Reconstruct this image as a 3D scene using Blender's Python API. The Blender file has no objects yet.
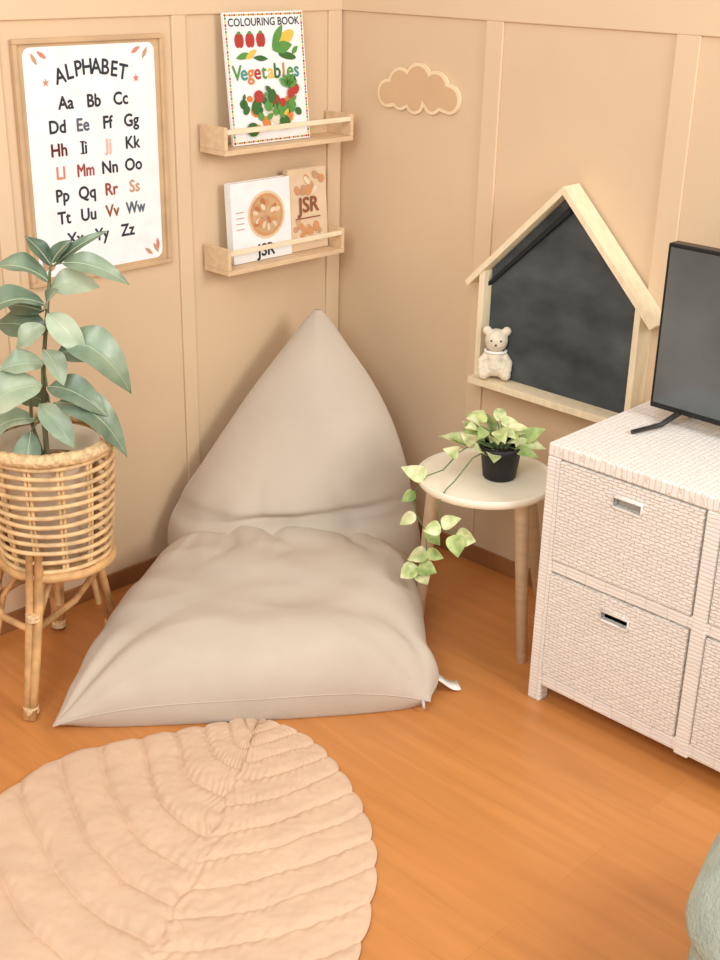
import bpy, math, random, bmesh
from mathutils import Vector, Matrix, noise
random.seed(7)
sc=bpy.context.scene
sc.view_settings.view_transform='Standard'
col=sc.collection
def lin(c):
    c=c/255.0
    return c/12.92 if c<=.04045 else ((c+.055)/1.055)**2.4
def rgb(t): return (lin(t[0]),lin(t[1]),lin(t[2]),1)
M={}
def mat(name,c,rough=.6,var=.08,scale=8,bump=.0,bscale=60,c2=None,spec=.3,stretch=(1,1,1),detail=4,lo=.3,hi=.65):
    m=bpy.data.materials.new(name); m.use_nodes=True; nt=m.node_tree; N=nt.nodes; L=nt.links
    b=N['Principled BSDF']; b.inputs['Roughness'].default_value=rough
    b.inputs['Specular IOR Level'].default_value=spec
    tc=N.new('ShaderNodeTexCoord'); mp=N.new('ShaderNodeMapping'); mp.inputs['Scale'].default_value=stretch
    L.new(tc.outputs['Object'],mp.inputs[0])
    nz=N.new('ShaderNodeTexNoise'); nz.inputs['Scale'].default_value=scale; nz.inputs['Detail'].default_value=detail
    L.new(mp.outputs[0],nz.inputs['Vector'])
    r=N.new('ShaderNodeValToRGB'); L.new(nz.outputs['Fac'],r.inputs[0])
    a=c; d=c2 or tuple(max(0,x*(1-var*2)) for x in c)
    r.color_ramp.elements[0].color=rgb(d); r.color_ramp.elements[1].color=rgb(a)
    r.color_ramp.elements[0].position=lo; r.color_ramp.elements[1].position=hi
    L.new(r.outputs[0],b.inputs['Base Color'])
    if bump:
        n2=N.new('ShaderNodeTexNoise'); n2.inputs['Scale'].default_value=bscale; n2.inputs['Detail'].default_value=3
        L.new(mp.outputs[0],n2.inputs['Vector'])
        bp=N.new('ShaderNodeBump'); bp.inputs['Strength'].default_value=bump; bp.inputs['Distance'].default_value=.01
        L.new(n2.outputs['Fac'],bp.inputs['Height']); L.new(bp.outputs[0],b.inputs['Normal'])
    M[name]=m; return m
def flat(name,c,rough=.7): return mat(name,c,rough,.02,20)
def weave(name,c,dark,ax,bw=.022,rh=.0075,strength=.7,off=.5,mortar=.0013):
    m=bpy.data.materials.new(name); m.use_nodes=True; nt=m.node_tree; N=nt.nodes; L=nt.links
    b=N['Principled BSDF']; b.inputs['Roughness'].default_value=.7; b.inputs['Specular IOR Level'].default_value=.2
    g=N.new('ShaderNodeNewGeometry'); s=N.new('ShaderNodeSeparateXYZ'); L.new(g.outputs['Position'],s.inputs[0])
    cb=N.new('ShaderNodeCombineXYZ'); L.new(s.outputs[ax[0]],cb.inputs[0]); L.new(s.outputs[ax[1]],cb.inputs[1])
    nz=N.new('ShaderNodeTexNoise'); nz.inputs['Scale'].default_value=30
    va=N.new('ShaderNodeVectorMath'); va.operation='MULTIPLY_ADD'; va.inputs[1].default_value=(.012,.008,0)
    L.new(nz.outputs['Color'],va.inputs[0]); L.new(cb.outputs[0],va.inputs[2])
    br=N.new('ShaderNodeTexBrick'); br.offset=off; br.inputs['Scale'].default_value=1
    br.inputs['Brick Width'].default_value=bw; br.inputs['Row Height'].default_value=rh; br.inputs['Mortar Size'].default_value=mortar
    br.inputs['Mortar Smooth'].default_value=1
    br.inputs['Color1'].default_value=rgb(c); br.inputs['Color2'].default_value=rgb(tuple(x*.97 for x in c)); br.inputs['Mortar'].default_value=rgb(dark)
    L.new(va.outputs[0],br.inputs['Vector']); L.new(br.outputs['Color'],b.inputs['Base Color'])
    bp=N.new('ShaderNodeBump'); bp.invert=True; bp.inputs['Strength'].default_value=strength; bp.inputs['Distance'].default_value=.003
    L.new(br.outputs['Fac'],bp.inputs['Height']); L.new(bp.outputs[0],b.inputs['Normal'])
    M[name]=m
# ---------- materials
mat('wall_paint',(223,196,163),.7,.015,2,.05,90)
mat('trim_paint',(225,199,166),.65,.012,2)
mat('baseboard_wood',(164,112,68),.5,.08,5)
mat('pale_wood',(248,230,200),.55,.03,12,stretch=(1,1,6))
mat('ledge_wood',(230,200,162),.55,.04,12,stretch=(1,6,6))
mat('pine',(247,228,194),.55,.03,10,stretch=(6,6,1))
mat('poster_wood',(210,178,140),.5,.04,14)
mat('bag_fabric',(203,190,174),.9,.02,5,.18,500)
mat('rug_cotton',(217,186,159),.95,.02,9,.12,160)
mat('rattan',(242,206,154),.5,.10,30)
mat('rattan_leg',(230,182,126),.45,.12,22)
mat('rattan_wrap',(244,210,160),.5,.10,90,.6,120)
mat('liner',(240,230,212),.8,.04,10)
mat('soil',(176,150,116),.95,.2,60,.8,90)
mat('dark_soil',(58,42,30),.95,.2,60,.8,90)
mat('stem_green',(118,138,94),.6,.1,20)
mat('stem_bark',(128,124,96),.7,.1,20)
mat('ficus_leaf',(146,166,140),.34,.1,11,.1,30,c2=(84,110,90),spec=.55)
mat('ficus_leaf_dark',(122,144,118),.34,.1,11,.1,30,c2=(68,94,74),spec=.55)
mat('ficus_leaf_light',(194,208,180),.36,.1,9,.1,30,c2=(134,158,132),spec=.5)
mat('leaf_midrib',(206,214,180),.5,.03,10)
mat('pothos_leaf',(242,240,196),.5,.1,38,c2=(156,182,104))
mat('pothos_leaf_green',(198,210,140),.5,.1,30,c2=(116,150,80))
mat('black_pot',(40,40,42),.45,.05,10)
mat('table_white',(253,243,222),.45,.01,10)
mat('chalkboard',(96,102,104),.6,.12,7,c2=(52,58,62),detail=9,lo=.3,hi=.85,stretch=(1,1,1.6))
mat('board_shade',(34,38,40),.6,.05,5)
mat('tv_black',(30,30,33),.3,.02,10)
mat('tv_screen',(98,104,105),.14,.05,3,c2=(70,76,78),spec=.6)
mat('metal_dark',(60,56,54),.4,.02,10)
mat('metal_light',(200,200,198),.3,.02,10)
mat('bear_knit',(248,234,210),.95,.05,50,.5,180)
mat('bear_dark',(90,66,50),.7,.02,10)
mat('plush_teal',(184,200,190),.95,.05,20,.6,150)
mat('tag_white',(252,249,243),.9,.01,10)
mat('cloud_face',(216,182,143),.7,.02,10)
mat('cloud_edge',(244,222,186),.6,.02,10)
flat('paper',(248,249,252)); flat('paper_warm',(238,222,200)); flat('page_edge',(236,228,216))
flat('ink',(52,54,66)); flat('red',(186,66,58)); flat('muted_red',(160,78,68)); flat('coral',(214,136,116)); flat('tan_ink',(200,158,126)); flat('peach_ink',(240,182,164)); flat('dark_red',(104,44,44))
flat('green',(96,156,76)); flat('green_dark',(64,112,56)); flat('yellow',(236,196,88)); flat('orange',(224,136,70))
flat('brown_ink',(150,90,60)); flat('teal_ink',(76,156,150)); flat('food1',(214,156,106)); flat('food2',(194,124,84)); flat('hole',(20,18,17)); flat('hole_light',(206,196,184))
flat('photo_warm',(210,172,130)); flat('photo_light',(232,206,174)); flat('slate_ink',(92,100,118))
W1=(247,242,235); W2=(228,219,209)
weave('weave_front',W1,W2,(1,2)); weave('weave_side',W1,W2,(0,2)); weave('weave_top',(249,243,236),(231,219,208),(0,1),.013,.013,.5,.5,.0016)
weave('weave_post',W1,(232,224,215),(1,2),.05,.009,.55,0)
# ---------- mesh builder
class MB:
    def __init__(s): s.v=[];s.f=[];s.m=[];s.sm=[];s.mats=[]
    def mi(s,m):
        if m not in s.mats: s.mats.append(m)
        return s.mats.index(m)
    def add(s,vs,fs,m,smooth=False):
        o=len(s.v); s.v+=[Vector(v) for v in vs]; k=s.mi(m)
        for f in fs: s.f.append([i+o for i in f]); s.m.append(k); s.sm.append(smooth)
    def box(s,a,b,m,fn=None):
        x0,y0,z0=a;x1,y1,z1=b
        vs=[(x0,y0,z0),(x1,y0,z0),(x1,y1,z0),(x0,y1,z0),(x0,y0,z1),(x1,y0,z1),(x1,y1,z1),(x0,y1,z1)]
        if fn: vs=[fn(*v) for v in vs]
        s.add(vs,[(0,3,2,1),(4,5,6,7),(0,1,5,4),(1,2,6,5),(2,3,7,6),(3,0,4,7)],m)
    def tube(s,pts,r,m,n=10,closed=False,cap=True):
        pts=[Vector(p) for p in pts]; k=len(pts)
        rs=r if isinstance(r,(list,tuple)) else [r]*k
        vs=[];fs=[]; prev=None
        for i,p in enumerate(pts):
            if closed: d=pts[(i+1)%k]-pts[i-1]
            else: d=pts[min(i+1,k-1)]-pts[max(i-1,0)]
            d.normalize()
            if prev is None:
                up=Vector((0,0,1)) if abs(d.z)<.9 else Vector((1,0,0))
                a=d.cross(up).normalized()
            else: a=(prev-d*prev.dot(d)).normalized()
            prev=a; b=d.cross(a)
            for j in range(n):
                t=2*math.pi*j/n; vs.append(p+(a*math.cos(t)+b*math.sin(t))*rs[i])
        for i in range(k if closed else k-1):
            for j in range(n):
                i2=(i+1)%k
                fs.append((i*n+j,i*n+(j+1)%n,i2*n+(j+1)%n,i2*n+j))
        s.add(vs,fs,m,True)
        if cap and not closed:
            o=len(s.v)-k*n
            for base in (0,(k-1)*n): s.f.append([o+base+j for j in range(n)]); s.m.append(s.mi(m)); s.sm.append(False)
    def lathe(s,c,prof,m,n=48,smooth=True):
        vs=[];fs=[]
        for r,z in prof:
            for j in range(n):
                t=2*math.pi*j/n; vs.append((c[0]+r*math.cos(t),c[1]+r*math.sin(t),c[2]+z))
        for i in range(len(prof)-1):
            for j in range(n): fs.append((i*n+j,i*n+(j+1)%n,(i+1)*n+(j+1)%n,(i+1)*n+j))
        s.add(vs,fs,m,smooth)
    def ball(s,c,r,m,n=16,k=10):
        if not isinstance(r,(tuple,list)): r=(r,r,r)
        vs=[];fs=[]
        for i in range(k+1):
            a=math.pi*i/k
            for j in range(n):
                t=2*math.pi*j/n; vs.append((c[0]+r[0]*math.sin(a)*math.cos(t),c[1]+r[1]*math.sin(a)*math.sin(t),c[2]+r[2]*math.cos(a)))
        for i in range(k):
            for j in range(n): fs.append((i*n+j,i*n+(j+1)%n,(i+1)*n+(j+1)%n,(i+1)*n+j))
        s.add(vs,fs,m,True)
    def poly(s,pts,m,fn,n=0.0):
        s.add([fn(p[0],p[1],n) for p in pts],[tuple(range(len(pts)))],m)
    def prism(s,pts,m,fn,n0,n1,medge=None):
        k=len(pts)
        s.add([fn(p[0],p[1],n1) for p in pts],[tuple(range(k))],m)
        s.add([fn(p[0],p[1],n0) for p in pts]+[fn(p[0],p[1],n1) for p in pts],[tuple(reversed(range(k)))]+[(i,(i+1)%k,k+(i+1)%k,k+i) for i in range(k)],medge or m)
    def ell(s,cx,cy,rx,ry,m,fn,n,rot=0,k=20):
        c,q=math.cos(rot),math.sin(rot)
        s.poly([(cx+rx*math.cos(a)*c-ry*math.sin(a)*q,cy+rx*math.cos(a)*q+ry*math.sin(a)*c) for a in [2*math.pi*i/k for i in range(k)]],m,fn,n)
    def leaf2(s,cx,cy,l,w,rot,m,fn,n,k=8):
        up=[(t*l,w/2*math.sin(math.pi*t)) for t in [i/k for i in range(k+1)]]
        pts=up+[(x,-y) for x,y in reversed(up[1:-1])]
        c,q=math.cos(rot),math.sin(rot)
        s.poly([(cx+x*c-y*q,cy+x*q+y*c) for x,y in pts],m,fn,n)
    def text(s,t,x,y,size,m,fn,n,bold=.0,align='CENTER',rot=0,sx=1):
        cu=bpy.data.curves.new('txt','FONT'); cu.body=t; cu.size=size; cu.align_x=align; cu.align_y='CENTER'; cu.resolution_u=3
        ob=bpy.data.objects.new('txt',cu); col.objects.link(ob)
        dg=bpy.context.evaluated_depsgraph_get(); e=ob.evaluated_get(dg); me=e.to_mesh()
        c,q=math.cos(rot),math.sin(rot)
        fs=[tuple(p.vertices) for p in me.polygons]
        offs=[(0,0)] if not bold else [(-bold,0),(bold,0),(0,bold),(0,-bold)]
        for i,(ox,oy) in enumerate(offs):
            vs=[fn(x+ox+v.co.x*sx*c-v.co.y*q,y+oy+v.co.x*sx*q+v.co.y*c,n+i*.00004) for v in me.vertices]
            s.add(vs,fs,m)
        e.to_mesh_clear(); bpy.data.objects.remove(ob); bpy.data.curves.remove(cu)
    def leaf3(s,base,tip,w,nrm,m,arch=.1,fold=.25,n=10,k=3,shape=.8,wav=.0,tipdroop=0,rib=None):
        base=Vector(base);tip=Vector(tip);d=tip-base;L=d.length;d.normalize()
        nrm=Vector(nrm); nrm=(nrm-d*nrm.dot(d)).normalized(); side=d.cross(nrm)
        vs=[];fs=[];cs=[]
        for i in range(n+1):
            t=i/n; c=base+d*L*t+nrm*(arch*L*4*t*(1-t)-tipdroop*L*t*t); cs.append(c+nrm*.0003)
            hw=w/2*(max(0,math.sin(math.pi*min(1,t)**shape))**.8)*(1-.25*max(0,t-.7)/.3)+.0006
            for j in range(-k,k+1):
                o=j/k
                vs.append(c+side*o*hw+nrm*(fold*abs(o)*hw+wav*w*math.sin(t*11+o*2)*abs(o)))
        q=2*k+1
        for i in range(n):
            for j in range(2*k): fs.append((i*q+j,i*q+j+1,(i+1)*q+j+1,(i+1)*q+j))
        s.add(vs,fs,m,True)
        if rib: s.tube(cs,[.0012*(1-.7*i/n) for i in range(n+1)],rib,5)
def thing(name,loc,label,cat,**kw):
    e=bpy.data.objects.new(name,None); e.empty_display_size=.05; e.location=loc; col.objects.link(e)
    e['label']=label; e['category']=cat
    for k,v in kw.items(): e[k]=v
    return e
def part(name,mb,parent=None,label=None,bevel=0,loc=None,subsurf=0,cat=None,**kw):
    p=parent; root=Vector(loc) if loc else Vector((0,0,0))
    while p is not None: root=root+p.location; p=p.parent
    me=bpy.data.meshes.new(name); me.from_pydata([tuple(v-root) for v in mb.v],[],mb.f)
    for m in mb.mats: me.materials.append(M[m])
    for i,p in enumerate(me.polygons): p.material_index=mb.m[i]; p.use_smooth=mb.sm[i]
    me.update()
    ob=bpy.data.objects.new(name,me); col.objects.link(ob)
    if loc: ob.location=loc
    if parent is not None: ob.parent=parent
    if label: ob['label']=label
    if cat: ob['category']=cat
    for k,v in kw.items(): ob[k]=v
    if bevel:
        b=ob.modifiers.new('bevel','BEVEL'); b.width=bevel; b.segments=2; b.limit_method='ANGLE'
    return ob
def struct(name,mb,bevel=0): return part(name,mb,bevel=bevel,kind='structure')
# ---------- room
def floor_mat():
    m=bpy.data.materials.new('laminate'); m.use_nodes=True; nt=m.node_tree; N=nt.nodes; L=nt.links
    b=N['Principled BSDF']; b.inputs['Roughness'].default_value=.34; b.inputs['Specular IOR Level'].default_value=.5
    g=N.new('ShaderNodeNewGeometry'); s=N.new('ShaderNodeSeparateXYZ'); L.new(g.outputs['Position'],s.inputs[0])
    cb=N.new('ShaderNodeCombineXYZ'); L.new(s.outputs[1],cb.inputs[0]); L.new(s.outputs[0],cb.inputs[1])
    br=N.new('ShaderNodeTexBrick'); br.offset=.37; br.inputs['Scale'].default_value=1
    br.inputs['Brick Width'].default_value=1.1; br.inputs['Row Height'].default_value=.15; br.inputs['Mortar Size'].default_value=.0007; br.inputs['Mortar Smooth'].default_value=1
    br.inputs['Color1'].default_value=rgb((205,138,78)); br.inputs['Color2'].default_value=rgb((200,132,72)); br.inputs['Mortar'].default_value=rgb((184,116,60))
    L.new(cb.outputs[0],br.inputs['Vector'])
    mp=N.new('ShaderNodeMapping'); mp.inputs['Scale'].default_value=(1.2,14,1); L.new(cb.outputs[0],mp.inputs[0])
    nz=N.new('ShaderNodeTexNoise'); nz.inputs['Scale'].default_value=2.2; nz.inputs['Detail'].default_value=6; nz.inputs['Distortion'].default_value=.6; L.new(mp.outputs[0],nz.inputs['Vector'])
    r=N.new('ShaderNodeValToRGB'); r.color_ramp.elements[0].color=(.87,.85,.81,1); r.color_ramp.elements[1].color=(1.04,1.04,1.04,1); r.color_ramp.elements[0].position=.3; r.color_ramp.elements[1].position=.7
    L.new(nz.outputs['Fac'],r.inputs[0])
    mx=N.new('ShaderNodeMix'); mx.data_type='RGBA'; mx.blend_type='MULTIPLY'; mx.inputs[0].default_value=1
    L.new(br.outputs['Color'],mx.inputs[6]); L.new(r.outputs[0],mx.inputs[7]); L.new(mx.outputs[2],b.inputs['Base Color'])
    M['laminate']=m
floor_mat()
b=MB(); b.box((-4,-4,-.05),(0,0,0),'laminate'); struct('floor',b)
b=MB(); b.box((-4,0,-.05),(.08,.08,2.5),'wall_paint'); struct('wall_left',b)
b=MB(); b.box((0,-4,-.05),(.08,0,2.5),'wall_paint'); struct('wall_right',b)
T=.007
b=MB(); b.box((-4,-T,0),(0,0,.05),'baseboard_wood'); struct('baseboard_left',b,.002)
b=MB(); b.box((-T,-4,0),(0,-T,.05),'baseboard_wood'); struct('baseboard_right',b,.002)
n=1
def trim(a,c):
    global n
    b=MB(); b.box(a,c,'trim_paint'); struct('trim_%d'%n,b,.002); n+=1
trim((-4,-T,1.430),(0,0,1.53)); trim((-T,-4,1.430),(0,-T,1.53))
trim((-.572,-T,.05),(-.53,0,1.430)); trim((-.055,-T,.05),(-T,0,1.430))
trim((-1.07,-T,.05),(-1.03,0,1.430))
trim((-T,-.548,.05),(0,-.496,1.430)); trim((-T,-1.074,.05),(0,-1.016,1.430))
trim((-T,-1.62,.05),(0,-1.56,1.430))
# ---------- poster
def wallL(x0,z0,y0=0):
    return lambda u,v,nn: (x0+u,y0-nn,z0+v)
fx0,fx1,fz0,fz1=-1.003,-.603,.850,1.392
poster=thing('alphabet_poster',((fx0+fx1)/2,-.001,fz0),'white alphabet poster with dark letters in a thin light brown frame','poster')
b=MB(); t=.011
for a,c in [((fx0,fz0),(fx1,fz0+t)),((fx0,fz1-t),(fx1,fz1)),((fx0,fz0+t),(fx0+t,fz1-t)),((fx1-t,fz0+t),(fx1,fz1-t))]:
    b.box((a[0],-.014,a[1]),(c[0],-.001,c[1]),'poster_wood')
part('frame',b,poster,bevel=.002)
fn=wallL(0,0)
b=MB(); b.box((fx0+t,-.006,fz0+t),(fx1-t,-.002,fz1-t),'poster_wood'); part('backing_board',b,poster)
px0,px1,pz0,pz1=-.978,-.628,.868,1.374
b=MB()
pts=[]
rr=.02
for cx,cz,a0 in [(px1-rr,pz1-rr,0),(px0+rr,pz1-rr,90),(px0+rr,pz0+rr,180),(px1-rr,pz0+rr,270)]:
    for k in range(6):
        a=math.radians(a0+18*k); pts.append((cx+rr*math.cos(a),cz+rr*math.sin(a)))
b.prism(list(reversed(pts)),'paper',fn,.0065,.008); part('sheet',b,poster)
b=MB(); pc=(px0+px1)/2; H=pz1-pz0
for i,ch in enumerate('ALPHABET'):
    q=(i-3.5)/3.5
    b.text(ch,pc+q*.084,pz1-H*.102-.016*q*q+.004,.048,'ink',fn,.0086,bold=.0010,rot=-q*.22,sx=.85)
part('heading',b,poster)
rows=[(s_,.240+.1005*i) for i,s_ in enumerate(['Aa Bb Cc','Dd Ee Ff Gg','Hh Ii Jj Kk','Ll Mm Nn Oo','Pp Qq Rr Ss','Tt Uu Vv Ww','Xx Yy Zz'])]
cols={'Hh':'dark_red','Jj':'peach_ink','Ll':'coral','Mm':'muted_red','Rr':'muted_red','Ee':'slate_ink','Ss':'tan_ink','Ww':'slate_ink','Vv':'brown_ink'}
for r,v in rows:
    ws=r.split(); pit=.074 if len(ws)==3 else .067
    for i,w in enumerate(ws):
        b=MB()
        wide=.78 if w in('Mm','Ww') else .92
        cxx=pc+(i-(len(ws)-1)/2)*pit
        b.text(w,cxx,pz1-H*v,.040,cols.get(w,'ink'),fn,.0086,bold=.0011,sx=wide)
        if w=='Ii':
            xs=[p.x for p in b.v]; zs_=[p.z for p in b.v]; x0=min(xs); zt_=max(zs_); zb=min(zs_)
            for zz in (zb,zt_-.003): b.box((x0-.004,-.0089,zz),(x0+.009,-.0086,zz+.003),'ink')
        part('letter_pair',b,poster)
def star(cx,cz,r,m):
    b=MB(); b.poly([(cx+(r if k%2==0 else r*.45)*math.cos(math.pi/2+k*math.pi/5),cz+(r if k%2==0 else r*.45)*math.sin(math.pi/2+k*math.pi/5)) for k in range(10)],m,fn,.0086); part('star_mark',b,poster)
star(pc-.122,pz1-.075,.010,'tan_ink'); star(pc+.120,pz1-.078,.010,'coral')
for grp in [[(px0+.02,pz1-.012,-60),(px0+.035,pz1-.008,-35)],[(px1-.02,pz1-.01,-120),(px1-.04,pz1-.008,-150)],[(px1-.012,pz0+.012,120),(px1-.012,pz0+.02,95),(px1-.03,pz0+.01,140)],[(px0+.012,pz0+.012,60),(px0+.02,pz0+.012,35),(px0+.012,pz0+.02,85)]]:
    b=MB()
    for i,(cx,cz,ang) in enumerate(grp):
        b.leaf2(cx,cz,.030,.010,math.radians(ang),['tan_ink','coral','tan_ink'][i],fn,.0086+i*.0001)
    part('leaf_decoration',b,poster)
# ---------- cloud
cir=[(-.105,-.015,.036),(-.06,.010,.043),(0,.022,.046),(.06,.010,.043),(.105,-.012,.037),(.05,-.022,.032),(-.01,-.026,.033),(-.06,-.022,.032)]
def cl(g):
    out=[]
    for k in range(120):
        a=2*math.pi*k/120; dx,dz=math.cos(a),math.sin(a); best=0
        for cx,cz,r in cir:
            r=r+g; pr=cx*dx+cz*dz; d2=cx*cx+cz*cz-pr*pr
            if d2<r*r: best=max(best,pr+math.sqrt(r*r-d2))
        out.append((best*dx,best*dz))
    return out
fnR=lambda y0,z0: (lambda u,v,nn:(-nn,y0-u,z0+v))
fc=fnR(-.285,1.250)
cloud=thing('cloud_wall_plaque',(-.001,-.285,1.19),'small beige cloud plaque with a pale outline on the wall','wall decoration')
b=MB(); b.prism(cl(0),'cloud_edge',fc,.001,.009); part('outline',b,cloud)
b=MB(); b.prism(cl(-.008),'cloud_face',fc,.009,.0105); part('face',b,cloud)
# ---------- ledges
def ledge(x0,x1,z0,label):
    th=thing('picture_ledge',((x0+x1)/2,-.009,z0),label,'shelf',group='wooden picture ledges on the wall')
    y0=-.008; y1=-.105
    b=MB(); b.box((x0,y1,z0),(x1,y0,z0+.012),'ledge_wood'); part('bottom_board',b,th,bevel=.0015)
    b=MB(); b.box((x0+.010,y0-.008,z0+.012),(x1-.010,y0,z0+.04),'ledge_wood'); part('back_board',b,th,bevel=.0015)
    b=MB(); b.box((x0+.010,y1,z0+.050),(x1-.010,y1+.009,z0+.062),'pale_wood'); part('front_rail',b,th,bevel=.0015)
    b=MB(); b.box((x0,y1,z0+.012),(x0+.010,y0,z0+.068),'ledge_wood'); part('side_panel',b,th,bevel=.0015)
    b=MB(); b.box((x1-.010,y1,z0+.012),(x1,y0,z0+.068),'ledge_wood'); part('side_panel',b,th,bevel=.0015)
ledge(-.500,-.057,1.110,'pale wooden picture ledge holding a vegetable colouring book')
ledge(-.497,-.085,.812,'pale wooden picture ledge holding two cookbooks')
def bookmap(x0,z0,yb,yt,h):
    V=Vector((0,yt-yb,h)).normalized(); U=Vector((1,0,0)); Nn=U.cross(V)
    O=Vector((x0,yb,z0))
    return lambda u,v,nn: tuple(O+U*u+V*v+Nn*nn)
def book(x0,z0,w,h,th,label,cover,yb=-.07,yt=-.04,cat='book',**kw):
    f=bookmap(x0,z0,yb,yt,h)
    e=thing('book',f(w/2,0,0),label,cat,**kw)
    b=MB(); b.box((.001,.001,-th),(w-.002,h-.002,-.0012),'page_edge',f); part('pages',b,e)
    b=MB(); b.box((0,0,-.0012),(w,h,0),cover,f); b.box((0,0,-th-.0012),(w,h,-th),cover,f); b.box((0,0,-th),(.001,h,-.0012),cover,f); part('cover',b,e)
    return e,f
w,h=.262,.312
e,f=book(-.437,1.1235,w,h,.006,'vegetable colouring book with a white illustrated cover','paper',-.062,-.030)
k=.0006
b=MB(); b.text('COLOURING BOOK',w/2,h-.024,.026,'ink',f,k,bold=.0005,sx=1.0); part('cover_title',b,e)
b=MB()
cc=['green','teal_ink','orange','red','green','yellow','green_dark','orange','green','teal_ink']
for i,ch in enumerate('Vegetables'): b.text(ch,.030+i*.0220,h*.545,.050,cc[i],f,k*2,bold=.0012)
part('cover_lettering',b,e)
b=MB()
for i in range(34):
    for zz in (.006,h-.006): b.ell(.006+i*(w-.012)/33,zz,.0035,.0025,['red','yellow','green','orange'][i%4],f,k)
for i in range(40):
    for xx in (.006,w-.006): b.ell(xx,.006+i*(h-.012)/39,.003,.0035,['red','yellow','green','orange'][i%4],f,k)
for cx in (.045,.08,.115):
    b.ell(cx-.005,h*.79,.010,.017,'red',f,k); b.ell(cx+.005,h*.79,.010,.017,'red',f,k*1.2); b.ell(cx,h*.79+.018,.006,.004,'green',f,k*2)
b.leaf2(.03,h*.66,.05,.016,.2,'green',f,k*2); b.leaf2(.06,h*.65,.045,.016,.5,'yellow',f,k*2.4); b.leaf2(.085,h*.66,.05,.014,-.1,'green_dark',f,k*2.8)
b.ell(.190,h*.78,.042,.017,'yellow',f,k,.5); b.leaf2(.150,h*.71,.07,.030,.15,'green',f,k*2); b.leaf2(.150,h*.72,.07,.024,.95,'green',f,k*2)
b.ell(.2,h*.66,.030,.009,'green_dark',f,k,-.2); b.leaf2(.215,h*.67,.03,.014,.7,'green',f,k*2)
rv=random.Random(3)
for i in range(30):
    cx=rv.uniform(.035,.228); cz=rv.uniform(.035,.115)+(.02 if cx>.12 else 0)*rv.random(); r=rv.uniform(.010,.021)
    m=rv.choice(['red','orange','yellow','green','green_dark','green','green_dark','paper_warm'])
    b.ell(cx,cz,r,r*rv.uniform(.7,1),m,f,k*(2+i*.3),rv.random()*3)
    if i%2: b.leaf2(cx,cz+r*.5,r*1.5,r*.8,rv.uniform(.4,2.6),'green' if i%4==1 else 'green_dark',f,k*(2.15+i*.3))
for i in range(5): b.leaf2(.19,.13,.036,.015,.4+i*.5,'green',f,k*12)
part('cover_illustration',b,e)
gk=dict(group='cookbooks on the lower picture ledge')
w,h=.202,.204
e,f=book(-.442,.8255,w,h,.022,'square white cookbook with a bowl of food on the cover','paper',-.062,-.05,**gk)
b=MB()
b.ell(w*.58,h*.56,.064,.062,'photo_light',f,k); b.ell(w*.58,h*.56,.057,.055,'food1',f,k*2); b.ell(w*.58,h*.56,.049,.047,'photo_warm',f,k*3)
for i in range(26):
    a=random.random()*6.28; r=random.random()**.5*.042
    b.ell(w*.58+r*math.cos(a),h*.56+r*math.sin(a),.010,.006,random.choice(['food1','food2','photo_light','paper_warm','tan_ink']),f,k*(4+i*.1),a)
part('cover_picture',b,e)
b=MB(); b.text('JSR',w*.55,h*.115,.045,'ink',f,k,bold=.0012); part('cover_title',b,e)
b=MB()
for i in range(4): b.box((w*.07,h*(.42+i*.07),k*.2),(w*.20,h*(.432+i*.07),k),'tan_ink',f)
part('cover_caption',b,e)
w,h=.138,.216
e,f=book(-.238,.8255,w,h,.018,'warm brown cookbook with red lettering beside a white cookbook','photo_light',-.056,-.042,**gk)
b=MB()
for i in range(30):
    b.ell(random.uniform(.015,w-.015),random.choice([random.uniform(.155,.2),random.uniform(.02,.08)]),random.uniform(.008,.016),random.uniform(.006,.012),random.choice(['photo_warm','food1','tan_ink','paper_warm','tan_ink']),f,k*(1+i*.1),random.random()*3)
part('cover_picture',b,e)
b=MB(); b.text('JSR',w*.5,h*.55,.056,'brown_ink',f,k*5,bold=.0014); part('cover_title',b,e)
b=MB(); b.box((.02,h*.39,k*4.8),(w*.8,h*.405,k*5),'brown_ink',f); part('cover_caption',b,e)
# ---------- house chalkboard
yc=-.803; D=.058; X0=-.0072
hz0,hza,hze=.553,1.088,.812
hw=.221
e=thing('house_chalkboard',(X0,yc,hz0),'house-shaped chalkboard in a pale wood frame hung on the wall','chalkboard')
fh=lambda u,v,nn:(X0-nn,yc-u,v)
b=MB(); inner=[(-hw,hz0+.018),(hw,hz0+.018),(hw,.855),(0,hza-.015),(-hw,.855)]
b.prism(inner,'chalkboard',fh,0,.026); part('writing_board',b,e)
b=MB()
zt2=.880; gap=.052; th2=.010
b.prism([(-hw,.8485-gap+.019),(-hw,.8485-gap+.019-th2),(.012,hza-gap-th2),(.004,hza-gap)],'board_shade',fh,.026,.040)  # dark strip drawn in for the shadow beside the left roof board
part('shade_strip',b,e,label='thin dark strip drawn in as shadow along the roof slope')
for sgn in (-1,1):
    b=MB(); u0=sgn*hw; u1=sgn*(hw+.016)
    b.box((min(u0,u1),hz0+.018,0),(max(u0,u1),.845,D),'pine',fh); part('side_post',b,e,bevel=.0015)
b=MB(); b.box((-hw-.018,hz0,0),(hw+.018,hz0+.018,D+.022),'pine',fh); part('bottom_ledge',b,e,bevel=.0015)
for sgn in (-1,1):
    b=MB(); a=(0,hza); c=(sgn*.278,hze)
    d=Vector((c[0]-a[0],c[1]-a[1])).normalized(); nn=Vector((-d.y,d.x)); nn=nn if nn.y<0 else -nn
    tk=.014
    q=[a,c,(c[0]+nn.x*tk,c[1]+nn.y*tk),(0,hza-tk/abs(nn.y))]
    if sgn<0: q=q[::-1]
    b.prism(q,'pine',fh,0,D+.006); part('roof_board',b,e,bevel=.0015)
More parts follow.
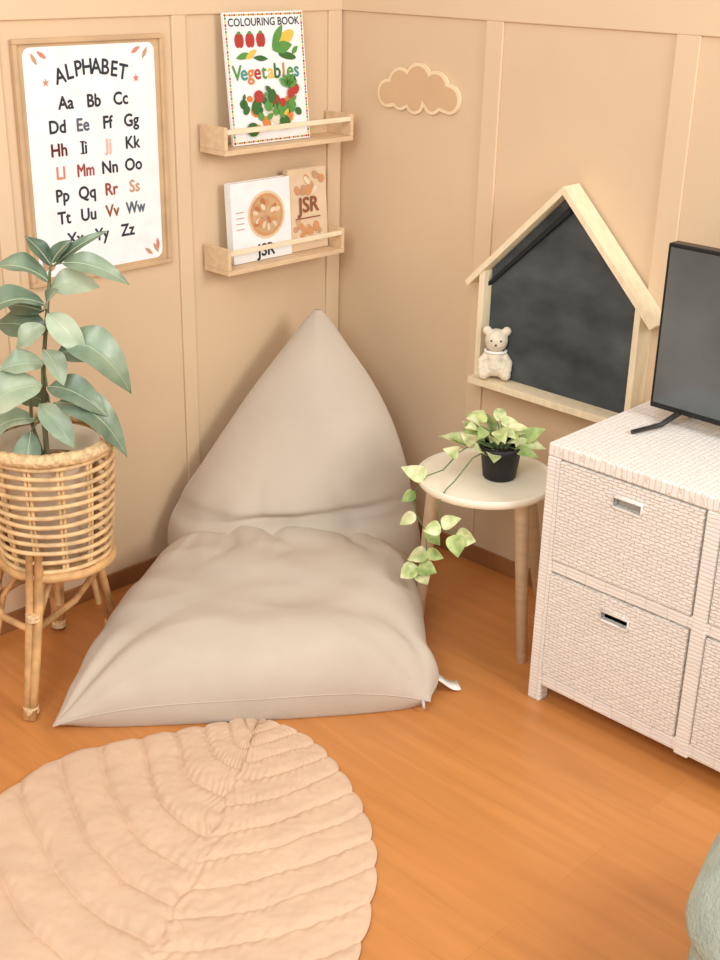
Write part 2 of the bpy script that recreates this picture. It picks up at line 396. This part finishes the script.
# ---------- bear
bx,by,bz=-.054,-.625,.5715
e=thing('teddy_bear',(bx,by,bz),'small cream knitted teddy bear sitting on the chalkboard ledge','soft toy')
b=MB()
V=Vector
fwd=V((-.8,-.6,0)); rt=V((.6,-.8,0))
def P(r,f_,z): return V((bx,by,bz))+rt*r*1.08+fwd*f_+V((0,0,z*1.05))
for c,r in [(P(0,0,.034),.029),(P(0,0,.055),.025),(P(0,.002,.098),.030),(P(0,.012,.090),.017),(P(-.023,0,.121),.012),(P(.023,0,.121),.012)]: b.ball(c,r,'bear_knit')
for sg in (-1,1):
    b.tube([P(sg*.018,0,.062),P(sg*.033,.01,.045),P(sg*.03,.018,.032)],[.011,.010,.011],'bear_knit'); b.ball(P(sg*.03,.018,.030),.0115,'bear_knit')
    b.tube([P(sg*.014,.003,.018),P(sg*.022,.014,.017),P(sg*.026,.022,.017)],[.014,.013,.012],'bear_knit'); b.ball(P(sg*.026,.022,.017),.0145,'bear_knit')
ob=part('body',b,e)
rm=ob.modifiers.new('r','REMESH'); rm.mode='VOXEL'; rm.voxel_size=.002; rm.use_smooth_shade=True
sm=ob.modifiers.new('s','SMOOTH'); sm.iterations=6
for sg in (-1,1):
    b=MB(); b.ball(P(sg*.011,.0285,.103),.0028,'bear_dark',8,6); part('eye',b,e)
b=MB(); b.ball(P(0,.0295,.093),.0034,'bear_dark',8,6); part('nose',b,e)
b=MB(); b.tube([P(.025*math.cos(a),.024*math.sin(a)*.95,.071) for a in [i*math.pi/9 for i in range(18)]],.0035,'tag_white',8,True); part('neck_scarf',b,e)
# ---------- side table
tx,ty,tz=-.345,-.845,.452
e=thing('side_table',(tx,ty,0),'round white side table with slim pale wooden legs','side table')
b=MB(); R=.163
b.lathe((tx,ty,tz),[(0,-.018),(R-.03,-.018),(R-.012,-.018),(R-.004,-.014),(R,-.006),(R,.004),(R-.002,.006),(R-.005,.005),(R-.007,.0015),(R-.010,.0003),(R-.014,0),(R-.03,0),(0,0)],'table_white',64); part('tabletop',b,e)
for ang,fr,tr in [(-84,.135,.10),(120,.15,.12),(-25,.19,.11)]:
    a=math.radians(ang); b=MB()
    b.tube([(tx+tr*math.cos(a),ty+tr*math.sin(a),tz-.018),(tx+fr*math.cos(a),ty+fr*math.sin(a),.0)],[.018,.013],'pale_wood',16); part('leg',b,e)
# ---------- pothos
qx,qy,qz=-.325,-.868,.4525
e=thing('potted_pothos',(qx,qy,qz),'variegated trailing pothos in a small black pot on the side table','potted plant')
b=MB(); b.lathe((qx,qy,qz),[(0,0),(.036,0),(.039,.004),(.047,.066),(.051,.068),(.051,.082),(.045,.082),(.044,.066)],'black_pot',32); part('pot',b,e)
b=MB(); b.lathe((qx,qy,qz),[(.0445,.068),(.02,.073),(0,.074)],'dark_soil',24); part('soil',b,e)
A=V((.695,-.719,0)); F=V((.719,.695,0))
def Q(r,z,f_=0): return V((qx,qy,qz))+A*r+F*f_+V((0,0,z))
stems=MB(); lv=MB()
for i in range(38):
    a=i*2.399; r=random.uniform(.025,.105); z=random.uniform(.09,.165)-r*.2
    rr=r*math.cos(a)*1.05-.034; ff=r*math.sin(a)*.8
    base=Q(rr*.65,z*.92,ff*.55); d=V((A*math.cos(a)+F*math.sin(a)))
    tip=base+d*random.uniform(.042,.064)+V((0,0,random.uniform(-.022,.03)))
    stems.tube([Q(rr*.1,.07,ff*.1),Q(rr*.4,z*.7+.02,ff*.4),base],.0014,'stem_green',6)
    lv.leaf3(base,tip,random.uniform(.026,.038),V((0,0,1))-F*.5+V((random.uniform(-.5,.5),random.uniform(-.5,.5),0)),random.choice(['pothos_leaf','pothos_leaf','pothos_leaf_green']),.08,.2,shape=.62)
vine=[Q(-.02,.075,-.01),Q(-.06,.10,-.03),Q(-.10,.075,-.04),Q(-.135,.03,-.04),Q(-.172,.01,-.03),Q(-.198,-.03,-.03),Q(-.195,-.08,-.04),Q(-.17,-.12,-.05),Q(-.165,-.17,-.055),Q(-.185,-.21,-.06)]
vine2=[Q(-.03,.075,-.02),Q(-.07,.07,-.06),Q(-.11,.02,-.08),Q(-.13,.008,-.10),Q(-.150,-.02,-.12),Q(-.14,-.07,-.13),Q(-.105,-.09,-.13)]
stems.tube(vine,.0017,'stem_green',6); stems.tube(vine2,.0017,'stem_green',6)
for p,dr,dz,s,mm in [(vine[4],-.06,.025,.05,'pothos_leaf'),(vine[5],-.03,-.02,.04,'pothos_leaf_green'),(vine[1],-.04,.03,.045,'pothos_leaf'),(vine[2],-.04,.02,.04,'pothos_leaf'),(vine[6],-.035,-.03,.04,'pothos_leaf'),(vine[7],.035,-.035,.045,'pothos_leaf_green'),(vine[8],-.045,-.02,.05,'pothos_leaf'),(vine[8],.04,-.015,.045,'pothos_leaf_green'),(vine[9],-.04,-.03,.055,'pothos_leaf'),(vine[9],.025,-.045,.055,'pothos_leaf'),(vine[9],.045,-.01,.05,'pothos_leaf_green'),(vine2[5],.045,.02,.05,'pothos_leaf'),(vine2[6],.045,-.01,.06,'pothos_leaf'),(vine2[6],.005,-.045,.055,'pothos_leaf_green'),(vine2[5],-.04,-.01,.05,'pothos_leaf')]:
    lv.leaf3(p,p+A*dr+V((0,0,dz))-F*random.uniform(0,.03),s*random.uniform(.65,.85),-F+V((random.uniform(-.6,.6),random.uniform(-.6,.6),.4)),mm,.1,.35,shape=.62)
part('stems',stems,e); part('foliage',lv,e)
# ---------- cabinet
cx0,cy0,cy1,cz=-.443,-1.082,-1.885,.634
e=thing('wicker_drawer_cabinet',((cx0)/2,(cy0+cy1)/2,0),'whitewashed woven wicker cabinet with four basket drawers','cabinet')
body=MB(); pw=.034
xb=-.010
body.box((cx0,cy1,cz-.03),(xb,cy0,cz),'weave_top'); 
for y in (cy0,cy1+pw): 
    for x in (cx0,xb-pw): body.box((x,y-pw,0),(x+pw,y,cz-.03),'weave_post')
ym=(cy0+cy1)/2+.004
body.box((cx0,ym-.017,.04),(xb,ym+.017,cz-.03),'weave_post')
for y in (cy0-.008,cy1+.02): body.box((cx0+pw,y-.012,.04),(xb-pw,y,cz-.03),'weave_side')
body.box((xb-.01,cy1+pw,.04),(xb-.002,cy0-pw,cz-.03),'weave_front')
body.box((cx0+.002,cy1+pw,.045),(xb-.012,cy0-pw,.075),'weave_post')
body.box((cx0+.002,cy1+pw,.338),(cx0+.03,cy0-pw,.365),'weave_post')
bo=part('body',body,e,bevel=.008)
def drawer(ya,yb,za,zb,hm):
    xf=cx0-.001; yy=(ya+yb)/2; hw_=.034; hz=zb-.046; hh=.012
    d=MB(); y0,y1=min(ya,yb),max(ya,yb)
    d.box((xf,y0,za),(xf+.016,y1,hz-hh),'weave_front'); d.box((xf,y0,hz+hh),(xf+.016,y1,zb),'weave_front')
    d.box((xf,y0,hz-hh),(xf+.016,yy-hw_,hz+hh),'weave_front'); d.box((xf,yy+hw_,hz-hh),(xf+.016,y1,hz+hh),'weave_front')
    d.box((xf+.016,y0,za),(-.04,y0+.008,zb-.01),'weave_side'); d.box((xf+.016,y1-.008,za),(-.04,y1,zb-.01),'weave_side'); d.box((xf+.016,y0,za),(-.04,y1,za+.006),'weave_front')
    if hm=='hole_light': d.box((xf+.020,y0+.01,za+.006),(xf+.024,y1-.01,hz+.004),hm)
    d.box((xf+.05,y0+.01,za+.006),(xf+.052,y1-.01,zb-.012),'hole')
    dr=part('drawer',d,e)
    h_=MB(); r_=.004
    pts=[(xf-.001,yy-hw_,hz-hh),(xf-.001,yy+hw_,hz-hh),(xf-.001,yy+hw_,hz+hh),(xf-.001,yy-hw_,hz+hh)]
    h_.tube(pts,r_,'weave_post',8,True); part('handle_opening',h_,dr,label='dark oval slot handle with woven rim')
g=.006
for ya,yb in [(cy0-pw-g+.004,ym+.017+g-.002),(ym-.017-g+.002,cy1+pw+g-.004)]:
    drawer(ya,yb,.080,.334,'hole'); drawer(ya,yb,.369,cz-.034,'hole_light')
# ---------- tv
e=thing('television',(-.15,-1.50,cz+.0005),'flat black television standing on the wicker cabinet','television')
ty0,ty1=-1.148,-1.84
b=MB(); b.box((-.165,ty1,.664),(-.13,ty0,1.030),'tv_black'); part('casing',b,e,bevel=.004)
b=MB(); b.box((-.1665,ty1+.008,.678),(-.1652,ty0-.008,1.022),'tv_screen'); part('screen',b,e)
for yy in (ty0-.075,ty1+.075):
    b=MB()
    b.tube([(-.275,yy+.045,cz+.006),(-.20,yy+.020,cz+.010),(-.15,yy,.670)],[.005,.006,.007],'metal_dark',8); b.tube([(-.05,yy+.02,cz+.006),(-.10,yy+.008,cz+.010),(-.15,yy,.670)],[.005,.006,.007],'metal_dark',8)
    part('foot',b,e)
# ---------- bean bag
a2=V((.6946,-.7194,0)); b2=V((.7194,.6946,0))
def ST(s,t,z): return a2*s+b2*t+V((0,0,z))
bag=thing('floor_lounger_bag',ST(-.12,-.85,0),'beige fabric bean bag lounger with pointed backrest on the floor','bean bag')
nz=noise.noise
def smooth(x): x=max(0,min(1,x)); return x*x*(3-2*x)
FL,FR,BR,BL=(-.585,-1.250),(.240,-1.140),(.228,-.53),(-.430,-.53)
Nn=130; b=MB(); vs=[]; fs=[]
def ridge(x): return 1-abs(2*((x/6.2832)%1)-1)**.7
def seat(u,v,top):
    uu=u*(1-.005*(1-v*v)) if u<0 else u*(1+.006*(1-v*v)+.06*math.exp(-((v+.78)/.13)**2))
    vv=v*(1+.040*(1-u*u)) if v<0 else v*(1-.10*u**4)
    p=[0,0]
    for i in (0,1):
        p[i]=((1-uu)*(1-vv)*FL[i]+(1+uu)*(1-vv)*FR[i]+(1+uu)*(1+vv)*BR[i]+(1-uu)*(1+vv)*BL[i])/4
    pr=(max(0,1-abs(u)**6)*max(0,1-abs(v)**6))**.5
    m=max(abs(u),abs(v)); o=min(abs(u),abs(v))
    zs=.014+.050*(1-o**3)+.012*smooth(u)*smooth(-v)
    cornerdip=1-.50*math.exp(-(((u+1)/.34)**2+((v+1)/.34)**2))-.30*math.exp(-(((u-1)/.3)**2+((v+1)/.3)**2))
    if top:
        z=zs+(.136+.030*smooth((v+.6)/1.4))*pr*cornerdip
        w=V((p[0]*3,p[1]*3,0)); z+=.005*nz(w*1.3)*pr+.007*nz(w*3.1)*pr
        for cu,cv in ((-1,-1),(1,-1)):
            du,dv=u-cu,v-cv; r=math.hypot(du,dv)
            if r<.8: z+=.010*math.sin(math.atan2(dv,du)*cu*11+1)*(1-r/.8)*min(1,r*4)*pr
        if v>.0:
            th=u*12+nz(w*1.6)*5+v*2
            z-=(.015*(1-ridge(th))**3+.008*abs(nz(V((u*7,v*2.2,3)))))*smooth(v/.5)*pr
        z+=.004*math.sin((v*.8+u*.35)*9+nz(w)*4)*pr*smooth((1-abs(v))/.3)
        z-=.010*abs(nz(V((p[0]*5+p[1]*2,p[1]*9,8))))*pr
        e_=smooth((1-m)/.15)
        z+=.010*nz(V((p[0]*15,p[1]*15,2)))*(1-e_)*min(1,pr*4)
    else: z=zs*(1-min(1,pr*2.6))
    return ST(p[0],p[1],max(z,.0008))
n1=Nn+1
def cu_(i):
    x=-1+2*i/Nn; return math.sin(x*math.pi/2)
for top in (1,0):
    for i in range(n1):
        for j in range(n1): vs.append(seat(cu_(j),cu_(i),top))
for k_ in (0,1):
    o=k_*n1*n1
    for i in range(Nn):
        for j in range(Nn):
            q=(o+i*n1+j,o+i*n1+j+1,o+(i+1)*n1+j+1,o+(i+1)*n1+j); fs.append(q if k_==0 else q[::-1])
b.add(vs,fs,'bag_fabric',True)
ob=part('seat_cushion',b,bag)
def weld(ob,d=.0004):
    bm=bmesh.new(); bm.from_mesh(ob.data); bmesh.ops.remove_doubles(bm,verts=bm.verts,dist=d); bmesh.ops.recalc_face_normals(bm,faces=bm.faces); bm.to_mesh(ob.data); bm.free()
weld(ob)
b=MB()
seam=[]
for i in range(0,n1,2): seam.append(seat(-1,-cu_(i),1))
for i in range(2,n1,2): seam.append(seat(cu_(i),-1,1))
for i in range(2,n1-10,2): seam.append(seat(1,cu_(i),1))
b.tube(seam,.0016,'bag_fabric',6); part('seam_piping',b,bag)
lev=[(.0,-.535,-.10,.30,.15),(.05,-.535,-.10,.325,.18),(.12,-.535,-.10,.338,.19),(.18,-.525,-.10,.330,.185),(.225,-.505,-.095,.312,.160),(.26,-.50,-.09,.300,.16),(.32,-.47,-.075,.272,.15),(.41,-.425,-.06,.224,.125),(.48,-.385,-.053,.180,.10),(.54,-.35,-.05,.135,.08),(.60,-.315,-.05,.085,.055),(.64,-.29,-.05,.052,.037),(.67,-.275,-.05,.026,.02),(.686,-.268,-.05,.010,.008)]
def interp(x):
    i=min(int(x),len(lev)-2); f_=x-i
    p0=lev[max(i-1,0)];p1=lev[i];p2=lev[i+1];p3=lev[min(i+2,len(lev)-1)]
    return [.5*((2*p1[k])+(-p0[k]+p2[k])*f_+(2*p0[k]-5*p1[k]+4*p2[k]-p3[k])*f_*f_+(-p0[k]+3*p1[k]-3*p2[k]+p3[k])*f_**3) for k in range(5)]
b=MB(); vs=[];fs=[]; S=140; K=120
for i in range(K+1):
    z,t,s,hw_,hd=interp(i/K*(len(lev)-1))
    for j in range(S):
        a=2*math.pi*j/S; x=math.cos(a); y=math.sin(a)
        dep=(max(0,1-abs(x)**2.3))**.72*(1 if y>=0 else -1)
        ss=s+hw_*x; tt=t+hd*dep; zz=z
        w=V((ss*3,tt*3,zz*3)); dn=.014*nz(w*1.2)+.008*nz(w*3)
        fd=smooth((.40-zz)/.18)
        dn-=(.016*(1-ridge(ss*24+zz*14+nz(w*1.5)*5))**3)*fd
        dn+=.008*nz(V((ss*16,zz*7,1)))*fd
        ft=smooth((zz-.5)/.18); dn+=.006*math.sin(x*5+zz*12)*ft
        if zz<.30: dn-=.020*math.exp(-((zz-.228-.03*math.sin(ss*6+1))/.014)**2)
        sc_=min(1,hw_/.1)
        if y<0: tt-=dn*sc_*abs(y)
        zz+=.0 if y>0 else .012*nz(w*2)*sc_*fd*(1 if zz>.03 else 0)
        X=ST(ss,tt,max(zz,.0008)); X.x=min(X.x,-.014); X.y=min(X.y,-.014)
        vs.append(X)
for i in range(K):
    for j in range(S): fs.append((i*S+j,i*S+(j+1)%S,(i+1)*S+(j+1)%S,(i+1)*S+j))
fs.append(tuple(reversed(range(S)))); fs.append(tuple(K*S+j for j in range(S)))
b.add(vs,fs,'bag_fabric',True); ob=part('backrest',b,bag); weld(ob,.0003)
# tag: a folded strip lying from the corner seam onto the floor
c0=ST(.262,-1.060,.052)
b=MB(); u_=(a2*.9+b2*.35).normalized(); up=V((0,0,1)); sd=b2*.96-a2*.2; sd.normalize()
pts=[]
for i in range(9):
    t_=i/8; pts.append(c0-u_*.022+u_*.078*t_+up*(-.046*smooth(t_*1.1)))
vs=[]
for p in pts: vs+= [p-sd*.020,p+sd*.020,p+sd*.020+up*.002,p-sd*.020+up*.002]
fs=[]
for i in range(8):
    for j in range(4): fs.append((i*4+j,i*4+(j+1)%4,(i+1)*4+(j+1)%4,(i+1)*4+j))
fs+=[(3,2,1,0),(32,33,34,35)]
b.add(vs,fs,'tag_white',True); part('fabric_tag',b,bag,label='small white fabric loop tag')
b=MB(); c1=seat(.96,-1,1)
b.tube([c1,c1+V((-.004,-.006,-.006)),c1+V((-.006,-.010,-.016))],.0038,'metal_light',8); part('zipper_pull',b,bag)
# ---------- rug
mid=[(0,-.958,-.728),(.1,-1.04,-.79),(.2,-1.13,-.855),(.35,-1.30,-.965),(.45,-1.40,-1.03),(.55,-1.49,-1.09),(.7,-1.63,-1.19),(.85,-1.78,-1.30),(1,-1.93,-1.41)]
le=[(0,-.962,-.722),(.1,-1.01,-.69),(.2,-1.08,-.655),(.35,-1.20,-.598),(.45,-1.30,-.555),(.55,-1.40,-.545),(.7,-1.58,-.600),(.85,-1.77,-.76),(1,-1.90,-1.02)]
re=[(0,-.950,-.732),(.1,-.925,-.82),(.2,-.935,-.92),(.35,-.99,-1.065),(.45,-1.05,-1.165),(.55,-1.13,-1.255),(.7,-1.29,-1.37),(.85,-1.48,-1.45),(1,-1.68,-1.50)]
def crv(tb,l):
    for i in range(len(tb)-1):
        if l<=tb[i+1][0]+1e-9:
            f_=(l-tb[i][0])/(tb[i+1][0]-tb[i][0])
            p0=tb[max(i-1,0)];p1=tb[i];p2=tb[i+1];p3=tb[min(i+2,len(tb)-1)]
            out=[]
            for k in (1,2):
                m1=(p2[k]-p0[k])/(p2[0]-p0[0])*(p2[0]-p1[0]); m2=(p3[k]-p1[k])/(p3[0]-p1[0])*(p2[0]-p1[0])
                h=f_; out.append((2*h**3-3*h*h+1)*p1[k]+(h**3-2*h*h+h)*m1+(-2*h**3+3*h*h)*p2[k]+(h**3-h*h)*m2)
            return V((out[0],out[1],0))
    return V((tb[-1][1],tb[-1][2],0))
b=MB(); NL=460; NW=90; NV=12; vs=[];fs=[]
dirm=V((-.83,-.55,0)); perp=V((-.55,.83,0))
for i in range(NL+1):
    l=i/NL
    m_=crv(mid,l); eL=crv(le,l); eR=crv(re,l)
    for j in range(-NW,NW+1):
        w_=j/NW; left=w_<0; e_=eL if left else eR
        aw=abs(w_); bow=.070 if left else .030
        p=m_.lerp(e_,aw)+dirm*(bow*math.sin(math.pi*aw)*min(1,l*3)*min(1,(1-l)*4))
        p=p+perp*(.008*nz(V((l*16,3,0)))+.004*nz(V((l*50,8,0))))*math.exp(-(aw/.25)**2)*min(1,l*8)
        lw=max(0.0,l+.010*nz(V((p.x*10,p.y*10,7))))
        nv=NV if left else NV*1.3
        ph=(lw**.8*nv+(.5 if w_>0 else 0))%1
        dsm=min(ph,1-ph)
        g=1-math.exp(-(dsm/.09)**1.2)
        gm=1-.6*math.exp(-(aw/.022)**2)
        edge=min(1,((1-aw)/.03))**.5*min(1,l/.03)**.5*min(1,(1-l)/.02)**.5
        near=math.exp(-(dsm/.24)**2)+.9*math.exp(-(aw/.12)**2)
        fr=.9 if left else 1.5
        pk=math.sin(aw*80+nz(V((p.x*10,p.y*10,0)))*12)*near*.0012*fr
        pk+=.0030*nz(V((p.x*34,p.y*34,4)))*near*fr
        wr=.0026*nz(V((p.x*22,p.y*22,1)))+.0034*nz(V((p.x*9,p.y*9,5)))+.0014*nz(V((p.x*60,p.y*60,2)))+pk
        amp=(1.1 if left else .7)+.35*nz(V((p.x*5,p.y*5,11)))
        z=.005+.0085*g*gm*edge*amp+wr*edge*(.45+.55*g)
        p=p+(e_-m_).normalized()*(.009*(math.sin(math.pi*ph)**.6-.6))*max(0,(aw-.85)/.15)*min(1,l*8)
        vs.append((p.x,p.y,max(z,.002)))
q=2*NW+1
for i in range(NL):
    for j in range(2*NW): fs.append((i*q+j,(i+1)*q+j,(i+1)*q+j+1,i*q+j+1))
b.add(vs,fs,'rug_cotton',True)
part('leaf_rug',b,loc=(-1.4,-1.0,0),label='quilted leaf-shaped rug in peachy beige cotton on the floor',cat='rug')
# ---------- plant stand
sx,sy=-1.140,-.250
e=thing('rattan_plant_stand',(sx,sy,0),'round rattan basket planter on splayed cane legs beside the wall','plant stand')
zb_,zt=.312,.590
def rad(z): q=(z-zb_)/(zt-zb_); return .118+.020*math.sin(min(1,q*1.15)*math.pi/2)
b=MB(); n_=12
for i in range(n_):
    z=zb_+.008+(zt-zb_-.028)*i/(n_-1); r=rad(z)
    b.tube([(sx+r*math.cos(a),sy+r*math.sin(a),z+.0015*math.sin(a*3+i)) for a in [k*2*math.pi/48 for k in range(48)]],.0052,'rattan',8,True)
part('basket_rings',b,e)
b=MB()
for k in range(12):
    a=k*2*math.pi/12+.12
    for da in (-.035,.035):
        b.tube([(sx+(rad(z)-.008)*math.cos(a+da),sy+(rad(z)-.008)*math.sin(a+da),z) for z in [zb_-.005+(zt-zb_+.005)*i/6 for i in range(7)]],.004,'rattan',6)
part('basket_uprights',b,e)
for nm,zz,rr_,tr in [('rim',zt,.140,.014),('base_ring',zb_-.006,.122,.010)]:
    b=MB(); b.tube([(sx+rr_*math.cos(a),sy+rr_*math.sin(a),zz+.001*math.sin(a*9)) for a in [k*2*math.pi/96 for k in range(96)]],[tr*(1+.10*(k%2)) for k in range(96)],'rattan_wrap' if zz>.5 else 'rattan_leg',10,True)
    part(nm,b,e)
b=MB(); b.lathe((sx,sy,0),[(0,zb_+.004),(.112,zb_+.004)],'rattan'); part('basket_base',b,e)
feet=[(-1.318,-.372),(-.945,-.165),(-1.05,-.075),(-1.30,-.10)]
for fx,fy in feet:
    d=V((fx-sx,fy-sy,0)).normalized(); b=MB()
    top=V((sx,sy,0))+d*.118+V((0,0,zb_+.05)); ft=V((fx,fy,.0))
    for o_ in (-.010,.010):
        sd=V((-d.y,d.x,0))*o_
        b.tube([top+sd,top.lerp(ft,.3)+sd-d*.01,top.lerp(ft,.7)+sd*.8-d*.006,ft+sd*.6],[.010,.0105,.010,.010],'rattan_leg',10)
    for zf in (.06,.62):
        c=top.lerp(ft,1-zf)-d*.006; b.tube([c-V((0,0,.008)),c,c+V((0,0,.008))],.0175,'rattan_wrap',12)
    part('leg',b,e)
b=MB(); cS=V((sx,sy,0))
for k in range(4):
    fx,fy=feet[k]; d=V((fx-sx,fy-sy,0)); p=cS+d*.72; nx=[1,2,3,0][k]; d2=V((feet[nx][0]-sx,feet[nx][1]-sy,0)); p2=cS+d2*.72
    m_=(p+p2)/2; out=(m_-cS); out=out.normalized() if out.length>.001 else V((1,-1,0))
    b.tube([p+V((0,0,.19)),m_+out*.02+V((0,0,.19)),p2+V((0,0,.19))],.008,'rattan_leg',8)
    b.tube([p*.98+cS*.02+V((0,0,.10)),cS+d*.60+V((0,0,.2)),cS+d*.38+(d2-d)*.12+V((0,0,zb_-.015)),cS+(d+d2)*.2+V((0,0,zb_-.01))],.007,'rattan_leg',8)
part('stretchers',b,e)
# ---------- rubber plant
pxx,pyy=sx-.005,sy
e=thing('potted_rubber_plant',(pxx,pyy,zb_+.012),'rubber plant with broad sage green leaves in a rattan basket','potted plant')
b=MB(); b.lathe((pxx,pyy,zb_+.012),[(0,0),(.082,0),(.096,.205),(.112,.222),(.118,.256),(.112,.258),(.104,.236),(.090,.20)],'liner',40); part('pot',b,e)
b=MB(); b.lathe((pxx,pyy,zb_+.012),[(.0925,.202),(.05,.207),(0,.208)],'soil',24); part('soil',b,e)
sz=.528
def G(px,py,f_=0):
    return V((pxx,pyy,0))+A*((px-44)/452)+F*f_+V((0,0,sz+(447-py)/452/.93*1.0+f_*.38))
b=MB()
st=[G(44,447),G(44,400),G(48,350),G(56,300),G(62,262)]
b.tube(st,[.0065,.006,.005,.0042,.003],'stem_bark',10)
b.tube([G(40,440),G(34,400,-.02),G(36,360,-.02)],[.005,.004,.003],'stem_bark',8)
lv=MB()
Ls=[((60,272),(8,254),.068,-.02,0,.14,.1),((62,262),(38,240),.038,.02,2,.1,0),((64,258),(84,238),.034,.0,2,.1,0),((74,256),(136,264),.048,-.02,0,.16,.2),((66,262),(116,234),.024,.02,2,.1,0),
((56,290),(-8,292),.072,-.05,0,.20,.2),((60,282),(104,280),.060,.02,1,.15,.2),((58,298),(96,326),.056,-.05,1,.1,.1),((66,322),(138,358),.092,-.03,0,.24,.25),((54,322),(0,320),.070,.03,2,.1,.1),
((60,343),(108,352),.068,.03,2,.15,.15),((50,345),(10,340),.060,-.05,1,.12,.1),((48,362),(-14,376),.092,-.07,1,.22,.2),((52,366),(112,378),.070,-.05,0,.18,.15),((58,381),(132,410),.084,-.05,0,.24,.25),((44,380),(80,406),.056,-.07,1,.1,.1),
((38,396),(-18,414),.092,-.06,1,.24,.2),((34,405),(30,436),.056,-.09,0,.1,0),((50,305),(12,306),.050,.04,2,.1,.1),((58,294),(74,268),.045,-.05,0,.1,0),((50,392),(14,390),.055,.04,2,.1,.1),((52,330),(74,350),.05,-.06,1,.1,.1),((54,312),(26,326),.05,-.03,1,.1,.1)]
for bpx,tpx,w_,f_,lt,ar,dr in Ls:
    p0=G(bpx[0],bpx[1],f_*.35); p1=G(tpx[0],tpx[1],f_)
    s0=min(st,key=lambda q_:(q_-p0).length)
    b.tube([s0,(s0+p0)/2+V((0,0,.003)),p0],.0018,'stem_green',6)
    lv.leaf3(p0,p1,w_,V((random.uniform(-.5,.5),random.uniform(-.5,.5),1.0))-F*.75,['ficus_leaf','ficus_leaf_light','ficus_leaf_dark'][lt],ar,.34,16,4,.85,.05,dr,rib='leaf_midrib')
part('stem',b,e); part('foliage',lv,e)
# ---------- stand-in for partly seen soft item
ux,uy=-.868,-2.045  # rounded shape stands in for a soft thing only partly in view
b=MB()
vs=[];fs=[]; PK=30; PS=80
for i in range(PK+1):
    a=-math.pi/2+math.pi*i/PK
    r0=.27*max(0.0,math.cos(a))**.55; z0=.19+.185*(abs(math.sin(a))**.9)*(1 if a>0 else -1)+.005
    r0*=1-.10*math.exp(-((z0-.16)/.03)**2)
    for j in range(PS):
        t_=2*math.pi*j/PS; dx,dy=math.cos(t_),math.sin(t_)
        k2=1+.05*nz(V((dx*2.5,dy*2.5,z0*8)))
        vs.append((ux+r0*dx*k2,uy+r0*dy*k2,z0))
for i in range(PK):
    for j in range(PS): fs.append((i*PS+j,i*PS+(j+1)%PS,(i+1)*PS+(j+1)%PS,(i+1)*PS+j))
b.add(vs,fs,'plush_teal',True)
e=thing('soft_form',(ux,uy,0),'rounded form standing in for a partly seen soft pouf in grey-green plush fabric','item')
part('stand_in_body',b,e)
b=MB(); b.lathe((ux,uy,.377),[(.0,.008),(.012,.007),(.018,0)],'plush_teal',20); part('stand_in_button',b,e)
# ---------- lights
def area(loc,tgt,size,power,c):
    l=bpy.data.lights.new('unseen_light','AREA'); l.energy=power; l.size=size; l.color=c
    o=bpy.data.objects.new('unseen_light',l); o.location=loc; col.objects.link(o)
    o.rotation_euler=(Vector(tgt)-Vector(loc)).to_track_quat('-Z','Y').to_euler()
area((-.55,-3.3,2.0),(-.6,0,.6),.9,40,(1,.98,.93))
area((-3.0,-2.0,2.5),(-.3,-.9,.5),1.4,50,(1,.985,.945))  # unseen fill light, added so the right wall stays as bright as the left
w=bpy.data.worlds.new('world'); sc.world=w; w.use_nodes=True
w.node_tree.nodes['Background'].inputs[0].default_value=(1,.985,.96,1); w.node_tree.nodes['Background'].inputs[1].default_value=.73
# ---------- camera
f,pi,ro,ya,cx,cy=1245.5,.4088,.0213,.7678,-2.4846,-2.5
Wd=V((math.cos(ya)*math.cos(pi),math.sin(ya)*math.cos(pi),-math.sin(pi)))
r=V((math.sin(ya),-math.cos(ya),0)); u=r.cross(Wd)
c_,s_=math.cos(ro),math.sin(ro)
R2=r*c_+u*s_; U2=-r*s_+u*c_
cam=bpy.data.cameras.new('camera'); cam.sensor_fit='VERTICAL'; cam.sensor_height=24; cam.lens=f/960*24; cam.clip_start=.05
co=bpy.data.objects.new('camera',cam); col.objects.link(co)
mm=Matrix(((R2.x,U2.x,-Wd.x,cx),(R2.y,U2.y,-Wd.y,cy),(R2.z,U2.z,-Wd.z,1.6),(0,0,0,1)))
co.matrix_world=mm
sc.camera=co
